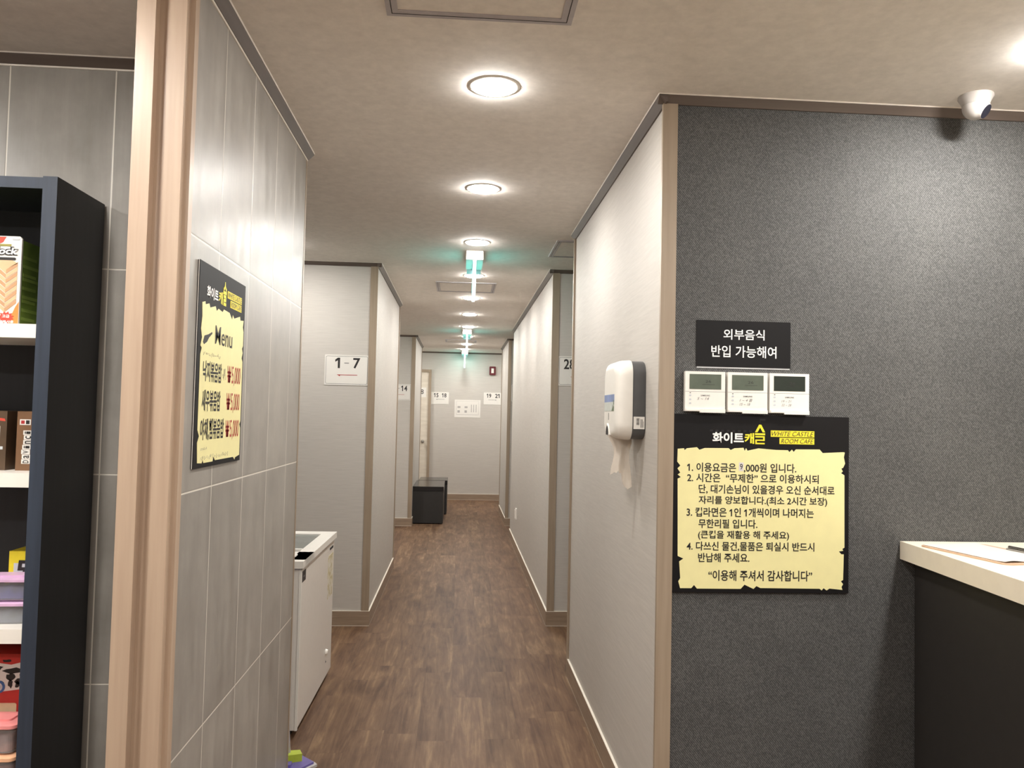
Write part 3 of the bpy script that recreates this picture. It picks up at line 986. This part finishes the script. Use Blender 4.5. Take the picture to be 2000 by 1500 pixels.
MB().loft([dsec(0.0, 0.003, 0.045), dsec(-0.004, 0.0, 0.048), dsec(-0.046, 0.0, 0.048)]).build('back_case', M['greyplastic'], t, smooth=True)
cv = [dsec(-0.046, -0.002, 0.05), dsec(-0.05, -0.003, 0.05), dsec(-0.075, -0.001, 0.052)]
for k in range(1, 8):
    a = R(90 * k / 7)
    cv.append(dsec(-0.078 - 0.026 * math.sin(a), 0.030 * (1 - math.cos(a)), 0.055 - 0.018 * k / 7))
MB().loft(cv).build('cover', M['white'], t, smooth=True)
pic = MB()
pic.box(-0.09, 0.088, -0.1046, -0.1038, 0.128, 0.154)
pic.mat(1).box(-0.09, 0.088, -0.1046, -0.1038, 0.096, 0.128)
pic.mat(2).prism_xz([(0.045, 0.0962), (0.087, 0.0962), (0.087, 0.110), (0.075, 0.118), (0.062, 0.108)], -0.105, -0.1046)
pic.prism_xz([(0.076, 0.118), (0.087, 0.118), (0.087, 0.134), (0.076, 0.134)], -0.105, -0.1046)
pic.build('picture_sticker', [M['sky'], M['meadow'], M['leafprint']], t)
MB().box(-0.012, -0.004, -0.1046, -0.1038, 0.065, 0.09).build('level_slot', M['inkgrey'], t)
# dark cut-out with a rolled lip under the front
hp = [(0.030 * math.cos(a) - 0.02, 0.012 + 0.036 * math.sin(a)) for a in [math.pi * k / 14 for k in range(15)]]
MB().prism_xz(hp, -0.1062, -0.090).build('tear_opening', M['dark'], t)
MB().tube([(x * 1.0, -0.102, z) for x, z in hp], 0.006, 8).build('opening_lip', M['white'], t, smooth=True)
st = MB().box(0.1161, 0.1166, -0.042, -0.004, 0.008 + 0.028, 0.078)
st.mat(1)
z = 0.050
rn = random.Random(4)
for k in range(16):
    st.box(0.1166, 0.1169, -0.032, -0.022, z, z + 0.0007)
    z += 0.0012 + 0.0007 * rn.random()
for k in range(4):
    st.box(0.1166, 0.1169, -0.018 + k * 0.003, -0.0168 + k * 0.003, 0.041, 0.060 + 0.012 * rn.random())
st.build('barcode_label', [M['sheet'], M['ink']], t)
# the hanging tissue, part of a roll of its own
ti = thing('tissue_paper', (0.575, 2.76, 1.352), 'torn white tissue hanging out of the dispenser', 'tissue')
prof_l = [(0.0, -0.046), (-0.03, -0.042), (-0.06, -0.034), (-0.09, -0.028), (-0.115, -0.034), (-0.128, -0.040)]
rows = []
nz, nx = 14, 12
top_l, top_r = -0.05, 0.035
outl = [(-0.05, 0.035), (-0.046, 0.036), (-0.040, 0.036), (-0.034, 0.032), (-0.030, 0.028), (-0.027, 0.027), (-0.026, 0.028), (-0.027, 0.029), (-0.029, 0.031), (-0.031, 0.033), (-0.034, 0.034), (-0.036, 0.036), (-0.037, 0.037), (-0.038, 0.038)]
zb = [-0.128, -0.124, -0.118, -0.120, -0.112, -0.122, -0.118, -0.150, -0.166, -0.172, -0.178, -0.173, -0.168]
tb = MB()
grid = []
for i in range(nz):
    f = i / (nz - 1)
    l, r_ = outl[i]
    row = []
    for q in range(nx + 1):
        u = q / nx
        zz = 0.012 * (1 - f) + zb[q] * f
        row.append(tb.bm.verts.new((l + (r_ - l) * u, 0.010 * math.sin(u * 9 + f * 2) * (0.4 + 0.6 * f) + 0.012 * f * u, zz)))
    grid.append(row)
for i in range(nz - 1):
    for q in range(nx):
        tb._f([grid[i][q], grid[i][q + 1], grid[i + 1][q + 1], grid[i + 1][q]])
bmesh.ops.solidify(tb.bm, geom=tb.bm.faces[:], thickness=0.0008)
tb.build('torn_sheet', M['tissue'], ti, smooth=True)

# ------------------------------------------------------------------ counter and what lies on it
t = thing('reception_counter', (1.406, 2.44, 0), 'charcoal counter with thick cream top against the charcoal wall', 'counter')
TOP = [(0.0, 0.0), (-0.179, -2.3), (0.62, -2.3), (0.62, 0.0)]
MB().prism_xy(TOP, 0.997, 1.053).bevel(0.007, 3).build('countertop', M['cream'], t, smooth=True)
BODY = [(0.046, -0.004), (-0.129, -2.25), (0.58, -2.25), (0.58, -0.004)]
MB().prism_xy(BODY, 0.08, 0.997).build('front_panel', M['countbody'], t)
MB().prism_xy([(0.076, -0.004), (-0.099, -2.22), (0.56, -2.22), (0.56, -0.004)], 0.0, 0.08).build('plinth', M['dark'], t)

t = thing('clipboard', (1.548, 2.205, 1.0535), 'tan clipboard lying near the end of the cream counter', 'clipboard', R(9.8))
MB().prism_xy(rrect(-0.115, 0.115, -0.16, 0.16, 0.022, 6), 0.0, 0.0035).build('board', M['clip'], t)
cl = MB().box(0.088, 0.110, -0.04, 0.04, 0.0035, 0.010).bevel(0.002)
cl.tube([(0.099, -0.04, 0.012), (0.099, 0.04, 0.012)], 0.005, 10)
cl.build('clip', M['steel'], t, smooth=True)
t = thing('paper_sheet', (1.548, 2.205, 1.0575), 'bright white paper sheet lying on the tan clipboard', 'paper', R(9.8))
pb = MB()
top, bot = [], []
for i in range(15):
    r1, r2 = [], []
    for q in range(15):
        x, y = -0.104 + 0.188 * q / 14, -0.145 + 0.297 * i / 14
        k = max(0.0, x * 0.75 + y * 0.45 - 0.085)
        e = max(0.0, -0.115 - y)
        zz = 0.0016 + 1.2 * k * k + 2.2 * e * e * (1 + math.sin(x * 60))
        r1.append(pb.bm.verts.new((x, y, zz)))
        r2.append(pb.bm.verts.new((x, y, zz - 0.001)))
    top.append(r1)
    bot.append(r2)
for i in range(14):
    for q in range(14):
        pb._f([top[i][q], top[i][q + 1], top[i + 1][q + 1], top[i + 1][q]])
        pb._f([bot[i][q], bot[i + 1][q], bot[i + 1][q + 1], bot[i][q + 1]])
for i in range(14):
    pb._f([top[0][i], bot[0][i], bot[0][i + 1], top[0][i + 1]])
    pb._f([top[14][i], top[14][i + 1], bot[14][i + 1], bot[14][i]])
    pb._f([top[i][0], top[i + 1][0], bot[i + 1][0], bot[i][0]])
    pb._f([top[i][14], bot[i][14], bot[i + 1][14], top[i + 1][14]])
pb.build('sheet', M['sheet'], t, smooth=True)
MB().box(-0.03, 0.07, -0.147, -0.1455, 0.0005, 0.002).build('blue_edge_print', simple('blue violet ink', rgb(90, 84, 150), 0.5), t)

# ------------------------------------------------------------------ bookshelf
SX, SY0, SY1 = -1.05, 2.098, 2.372
t = thing('bookshelf', (-1.55, 2.235, 0), 'navy bookshelf with white shelves against the tiled wall', 'bookshelf')
ox, oy = -1.55, 2.235
hw = SX - ox
y0, y1 = SY0 - oy, SY1 - oy


def sidep(x0, x1, nm):
    m = MB().box(x0, x1, y0, y1, 0, 2.016)
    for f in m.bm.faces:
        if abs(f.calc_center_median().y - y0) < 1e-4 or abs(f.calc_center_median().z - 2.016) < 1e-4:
            f.material_index = 1  # front and top faces take the lit tone of the same navy
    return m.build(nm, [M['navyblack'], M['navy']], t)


sidep(hw - 0.0365, hw, 'side_panel')
sidep(-hw, -hw + 0.0365, 'side_panel')
tp = MB().box(-hw + 0.0365, hw - 0.0365, y0 + 0.002, y1, 1.984, 2.013)
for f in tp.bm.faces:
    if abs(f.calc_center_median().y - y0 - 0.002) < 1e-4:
        f.material_index = 1  # front edge in the lit tone
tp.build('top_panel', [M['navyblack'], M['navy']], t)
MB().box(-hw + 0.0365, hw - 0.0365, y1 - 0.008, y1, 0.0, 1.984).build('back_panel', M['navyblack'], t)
SHZ = [1.632, 1.250, 0.857, 0.462, 0.09]
for z in SHZ:
    MB().box(-hw + 0.0366, hw - 0.0366, y0 + 0.003, y1 - 0.0081, z - 0.036, z).bevel(0.0015).build('shelf_board', M['shelf'], t)
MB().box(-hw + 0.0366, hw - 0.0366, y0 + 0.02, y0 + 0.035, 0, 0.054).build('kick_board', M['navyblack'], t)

# block game box on the top shelf
t = thing('game_box', (-1.265, 2.115, 1.632), 'white and green wooden block game box on the top shelf', 'game box', 0, 'games on the shelves')
b = MB().prism_xz([(-0.135, 0), (0.125, 0), (0.125, 0.222), (0.119, 0.228), (-0.135, 0.228)], 0.0, 0.006)
b.mat(1).box(-0.134, 0.125, 0.006, 0.128, 0, 0.219)
b.build('carton', [M['sheet'], M['green']], t)
gb = MB()
for k in range(9):
    z = 0.012 + 0.019 * k + 0.004 * (k % 3)
    gb.box(0.125, 0.1254, 0.012, 0.075 + 0.02 * (k % 2), z, z + 0.008)
gb.build('side_print', simple('paler green print', rgb(136, 160, 76), 0.4), t)
wd = MB()
for r_ in range(9):
    z = 0.030 + r_ * 0.0125
    wd.mat(r_ % 2).prism_xz([(0.056, z + 0.028), (0.056, z + 0.0385), (0.089, z + 0.0105), (0.089, z)], -0.0008, 0.0)
    wd.mat(1 - r_ % 2).prism_xz([(0.089, z), (0.089, z + 0.0105), (0.117, z + 0.0345 - 0.0005 * r_), (0.117, z + 0.024 - 0.0005 * r_)], -0.0008, 0.0)
wd.mat(0).prism_xz([(0.056, 0.168), (0.089, 0.1405), (0.117, 0.158), (0.09, 0.172)], -0.0008, 0.0)
wd.build('block_print', [M['woodprint'], M['woodprint2']], t)
MB().prism_xz([(0.098, 0.0005), (0.124, 0.0005), (0.124, 0.058), (0.116, 0.045)], -0.0005, 0.0).build('orange_corner', M['orange'], t)
star = []
for k in range(24):
    a = 2 * math.pi * k / 24
    rr = 1.0 if k % 2 else 0.68
    star.append((0.094 + rr * 0.021 * math.cos(a), 0.0165 + rr * 0.016 * math.sin(a)))
MB().prism_xz(star, -0.0014, -0.0008).build('red_burst', M['salmon'], t)
MB().prism_xz([(-0.10, 0.226), (0.086, 0.226), (0.078, 0.212), (0.06, 0.203), (-0.1, 0.203)], -0.0008, 0.0).build('red_banner', M['salmon'], t)
MB().text('고급', 0.0845, 0.1035, 0.0155, 0.0235, -0.0014, 0.03).build('burst_text', M['whiteink'], t)
MB().text('원목사용', 0.078, 0.114, 0.002, 0.009, -0.0014, 0.03).build('burst_caption', M['whiteink'], t)
MB().text('Block', 0.044, 0.1185, 0.1775, 0.2005, -0.001, 0.11, 0.15).build('title_outline', M['ink'], t)  # black printed outline around the white letters
MB().text('Block', 0.046, 0.1165, 0.180, 0.198, -0.0018, 0.03, 0.15).build('title', M['whiteink'], t)
MB().prism_xz(rrect(0.03, 0.112, 0.165, 0.1725, 0.0035, 4), -0.001, 0.0).build('caption_pill', M['ink'], t)
MB().box(0.05, 0.099, -0.001, 0.0, 0.2015, 0.207).build('olive_caption', simple('olive print', rgb(150, 142, 74), 0.4), t)
MB().prism_xz(rrect(0.101, 0.120, 0.219, 0.225, 0.002, 3), -0.001, 0).build('corner_mark', M['greyprint'], t)

# two brown boxes on the second shelf
t = thing('game_box', (-1.130, 2.19, 1.25), 'upright brown game box with lettered tiles down its spine', 'game box', 0, 'games on the shelves')
MB().box(-0.041, 0.036, 0.0, 0.16, 0, 0.157).bevel(0.0012).build('carton', M['brownbox'], t)
tl, lt = MB(), MB()
for k, ch in enumerate('DaVinci'):
    z0 = 0.018 + k * 0.0128
    dx = (0.0, 0.001, -0.001, 0.001, 0.003, 0.004, 0.002)[k]
    tl.box(-0.026 + dx, -0.004 + dx, -0.0006, 0.0, z0, z0 + 0.0117)
    lt.text(ch, -0.022 + dx, -0.007 + dx, z0 + 0.002, z0 + 0.0098, -0.0006, 0.01, rot90=True)
tl.box(-0.034, -0.006, -0.0006, 0.0, 0.121, 0.136)
tl.build('white_tiles', M['sheet'], t)
lt.box(-0.018, -0.009, -0.001, -0.0006, 0.1235, 0.1335)
lt.build('tile_letters', M['ink'], t)
MB().box(-0.0305, -0.0215, -0.001, -0.0006, 0.124, 0.133).build('red_mark', M['redink'], t)
t = thing('game_box', (-1.275, 2.19, 1.25), 'dark brown game box at the left edge of the second shelf', 'game box', 0, 'games on the shelves')
MB().box(-0.08, 0.078, 0.0, 0.16, 0, 0.157).bevel(0.0012).build('carton', M['darkbrownbox'], t)
MB().prism_xz([(-0.03, 0.139), (0.074, 0.130), (0.072, 0.137), (-0.03, 0.148)], -0.0006, 0).build('red_ribbon', M['salmon'], t)
MB().box(0.02, 0.0615, -0.0006, 0, 0.085, 0.117).build('white_lettering', M['sheet'], t)
MB().box(-0.03, 0.07, -0.0006, 0, 0.055, 0.063).build('grey_print', M['greyprint'], t)

# third shelf
t = thing('game_box', (-1.155, 2.24, 0.857), 'bright yellow box standing behind lilac lidded tubs', 'game box', 0, 'games on the shelves')
MB().box(-0.047, 0.060, 0.0, 0.1, 0, 0.172).build('carton', M['yellowbox'], t)
MB().box(-0.034, 0.058, -0.0005, 0, 0.05, 0.140).build('grey_print', M['greyprint'], t)
MB().text('도', -0.031, 0.02, 0.104, 0.148, -0.0005, 0.05, 0.1).build('black_lettering', M['ink'], t)
MB().box(0.0, 0.06, 0.01, 0.09, 0.172, 0.179).build('top_flap', M['green'], t)


def tub(loc, w, dpt, h, lidm, bits, lab, rz=0.0):
    t = thing('storage_tub', loc, lab, 'storage tub', rz, 'lidded plastic tubs')
    secs = []
    for zz, ins in ((0.0, 0.008), (h * 0.9, 0.0)):
        secs.append([(x, y, zz) for x, y in rrect(-w / 2 + ins, w / 2 - ins, -dpt / 2 + ins, dpt / 2 - ins, 0.015, 5)])
    MB().loft(secs).build('tub_body', M['clear'], t, smooth=True)
    MB().loft([[(x * 0.93, y * 0.9, 0.003 + z_) for x, y, _ in secs[0]] for z_ in (0.0, h * 0.62)]).build('pieces', M[bits], t)
    lid = MB()
    lid.loft([[(x, y, zz) for x, y in rrect(-w / 2 - e, w / 2 + e, -dpt / 2 - e, dpt / 2 + e, 0.018, 5)] for zz, e in ((h * 0.86, 0.005), (h * 0.86, 0.006), (h * 0.97, 0.006), (h, 0.002))])
    lid.loft([[(x, y, zz) for x, y in rrect(-w / 2 + 0.02, w / 2 - 0.02, -dpt / 2 + 0.02, dpt / 2 - 0.02, 0.012, 5)] for zz in (h, h + 0.005)])
    lid.build('lid', M[lidm], t, smooth=True)


tub((-1.195, 2.185, 0.857), 0.19, 0.085, 0.056, 'lilac', 'greybits', 'lower clear tub with lilac lid holding grey pieces', R(3))
tub((-1.195, 2.185, 0.9185), 0.19, 0.085, 0.056, 'lilac', 'bluebits', 'upper clear tub with lilac lid holding blue pieces', R(3))

# fourth shelf
t = thing('game_box', (-1.20, 2.215, 0.462), 'red and white box with black cow patches on the low shelf', 'game box', 0, 'games on the shelves')
MB().box(-0.12, 0.085, 0.0, 0.12, 0, 0.300).build('carton', M['redbox'], t)
MB().prism_xz([(-0.1, 0.20), (-0.02, 0.198), (0.05, 0.207), (0.084, 0.216), (0.084, 0.285), (0.03, 0.272), (-0.1, 0.29)], -0.0005, 0).build('white_print', M['sheet'], t)
pt = MB()
for cx, cz, a, bq in ((-0.01, 0.262, 0.02, 0.008), (0.035, 0.256, 0.022, 0.008), (0.07, 0.245, 0.015, 0.012), (-0.02, 0.243, 0.018, 0.007), (0.028, 0.240, 0.012, 0.009), (0.055, 0.228, 0.018, 0.007), (0.0, 0.225, 0.012, 0.006), (0.02, 0.282, 0.012, 0.004), (0.03, 0.222, 0.006, 0.010), (0.048, 0.220, 0.006, 0.010)):
    rn = random.Random(int(cx * 1000) + 77)
    pt.prism_xz([(cx + a * (0.7 + 0.6 * rn.random()) * math.cos(q * math.pi / 5), cz + bq * (0.6 + 0.8 * rn.random()) * math.sin(q * math.pi / 5)) for q in range(10)], -0.001, -0.0005)
pt.build('black_patches', M['ink'], t)
MB().prism_xz([(0.0 + 0.017 * math.cos(q * math.pi / 12), 0.214 + 0.017 * math.sin(q * math.pi / 12)) for q in range(24)], -0.0016, -0.001).build('blue_badge', M['bluering'], t)
MB().prism_xz([(0.0 + 0.011 * math.cos(q * math.pi / 12), 0.214 + 0.011 * math.sin(q * math.pi / 12)) for q in range(24)], -0.002, -0.0016).build('badge_centre', M['greyprint'], t)
MB().prism_xz(rrect(-0.08, 0.048, 0.135, 0.172, 0.005, 3), -0.0006, 0).build('cream_label', M['label_cream'], t)
tub((-1.195, 2.155, 0.462), 0.19, 0.085, 0.075, 'peach', 'redbits', 'lower clear tub with peach lid on the low shelf', R(-2))
tub((-1.195, 2.155, 0.5425), 0.19, 0.085, 0.075, 'pink', 'redbits', 'upper clear tub with pink lid on the low shelf', R(-2))

# ------------------------------------------------------------------ chest freezer
t = thing('chest_freezer', (-0.675, 3.558, 0), 'white chest freezer with sliding glass top behind the tiled wall', 'freezer', R(-0.6))
W, L = 0.56, 0.875
bd = MB()
bd.box(-W, 0, 0, L, 0.035, 0.09)
bd.box(-W, -W + 0.05, 0, L, 0.09, 0.735).box(-0.05, 0, 0, L, 0.09, 0.735).box(-W + 0.05, -0.05, 0, 0.05, 0.09, 0.735).box(-W + 0.05, -0.05, L - 0.05, L, 0.09, 0.735)
bd.build('body', M['freezer'], t)
MB().box(-0.006, 0.004, -0.004, 0.012, 0.035, 0.735).bevel(0.003).build('corner_strip', M['white'], t)
rm = MB()
e = 0.012
rm.box(-W - e, e, -e, 0.235, 0.737, 0.768).box(-W - e, e, L - 0.085, L + e, 0.737, 0.768).box(-0.058, e, 0.032, L - 0.085, 0.737, 0.768).box(-W - e, -W + 0.09, 0.032, L - 0.085, 0.737, 0.768)
rm.build('top_rim', M['white'], t)
MB().box(-W - 0.004, 0.004, -0.004, L + 0.004, 0.728, 0.737).build('rim_gasket', M['alu'], t)
for ya, yb, zz in ((0.33, L - 0.088, 0.757), (0.27, 0.60, 0.745)):
    gl = MB().box(-W + 0.092, -0.060, ya, yb, zz, zz + 0.005).build('glass_lid', M['glass'], t)
    MB().box(-W + 0.092, -0.060, ya - 0.022, ya, zz - 0.002, zz + 0.010).build('lid_rail', M['white'], gl)
for x, y in ((-0.05, 0.06), (-0.05, L - 0.06), (-W + 0.05, 0.06), (-W + 0.05, L - 0.06)):
    MB().lathe([(0.02, 0), (0.022, 0.01), (0.014, 0.035)], 16, Matrix.Translation((x, y, 0))).build('foot', M['dark'], t)
lb = MB().box(0.0002, 0.0012, 0.028, 0.108, 0.667, 0.715)
lb.build('brand_plate', M['ink'], t)
MB().box(0.0012, 0.0016, 0.055, 0.085, 0.686, 0.692).build('plate_mark', M['inkgrey'], t)
ym, nt, bs = new_mat('faded yellow sticker')
fn = noise(nt, mapped(nt, (1, 14, 10)), 2.2, 4, 0.7)
nt.links.new(ramp(nt, fn, [(0.45, rgb(226, 220, 208)), (0.56, rgb(198, 184, 136)), (0.7, rgb(150, 140, 112))]), bs.inputs['Base Color'])
MB().box(0.0002, 0.001, 0.70, 0.85, 0.44, 0.665).build('faded_sticker', ym, t)
MB().box(0.0002, 0.0015, 0.74, 0.84, 0.690, 0.702).build('vent_slot', M['dark'], t)
MB().lathe([(0.0, 0.012), (0.012, 0.011), (0.016, 0.0)], 16, Matrix.Translation((0.0, 0.71, 0.165)) @ Matrix.Rotation(R(90), 4, 'Y')).build('dial', M['white'], t, smooth=True)
MB().lathe([(0.0, 0.004), (0.007, 0.0)], 12, Matrix.Translation((0.0, 0.71, 0.115)) @ Matrix.Rotation(R(90), 4, 'Y')).build('drain_plug', M['inkgrey'], t, smooth=True)
MB().prism_xy(rrect(-0.30, -0.045, 0.075, 0.17, 0.03, 6), 0.768, 0.7715).build('rim_emboss', M['white'], t)

# ------------------------------------------------------------------ flat mop on the floor
t = thing('flat_mop', (-0.60, 3.27, 0), 'purple and lime mop head on the floor by the tiled wall end', 'mop')
MB().prism_xy([(0.066, 0.012), (0.058, 0.026), (-0.005, 0.092), (-0.10, 0.075), (-0.06, -0.092), (-0.018, -0.095)], 0.0, 0.010).bevel(0.003).build('mop_pad', M['pad'], t)
MB().prism_xy([(0.052, 0.016), (-0.008, 0.080), (-0.09, 0.065), (-0.055, -0.085), (-0.022, -0.085)], 0.010, 0.018).bevel(0.002).build('head_plate', M['purple'], t)
MB().prism_xy([(0.004, 0.022), (-0.012, 0.060), (-0.075, 0.050), (-0.058, 0.0)], 0.018, 0.048).bevel(0.003).build('joint_block', M['lime'], t)
MB().prism_xy([(-0.03, -0.005), (-0.06, -0.01), (-0.05, -0.045), (-0.028, -0.04)], 0.018, 0.030).bevel(0.002).build('clip_tab', M['purple'], t)
MB().tube([(-0.055, 0.035, 0.04), (-0.085, 0.0, 0.55), (-0.11, -0.045, 1.15)], 0.011, 12).build('pole', M['alu'], t, smooth=True)


# ------------------------------------------------------------------ dark seats by the left wall
def ottoman(loc, w, l, h, lab):
    t = thing('storage_ottoman', loc, lab, 'ottoman', 0, 'dark box ottomans by the left wall')
    MB().box(0.004, w - 0.004, 0.004, l - 0.004, 0.012, h - 0.062).bevel(0.003).build('box', M['benchbody'], t)
    MB().box(0, w, 0, l, h - 0.06, h).bevel(0.012, 3).build('seat_pad', M['leather'], t, smooth=True)
    for x, y in ((0.03, 0.03), (w - 0.03, 0.03), (0.03, l - 0.03), (w - 0.03, l - 0.03)):
        MB().box(x - 0.015, x + 0.015, y - 0.015, y + 0.015, 0, 0.012).build('foot', M['dark'], t)


ottoman((-0.583, 10.44, 0), 0.41, 0.98, 0.487, 'nearer dark grey box seat with black padded top by the left wall')
ottoman((-0.55, 11.46, 0), 0.41, 0.58, 0.487, 'farther black box seat mostly hidden behind the nearer one')
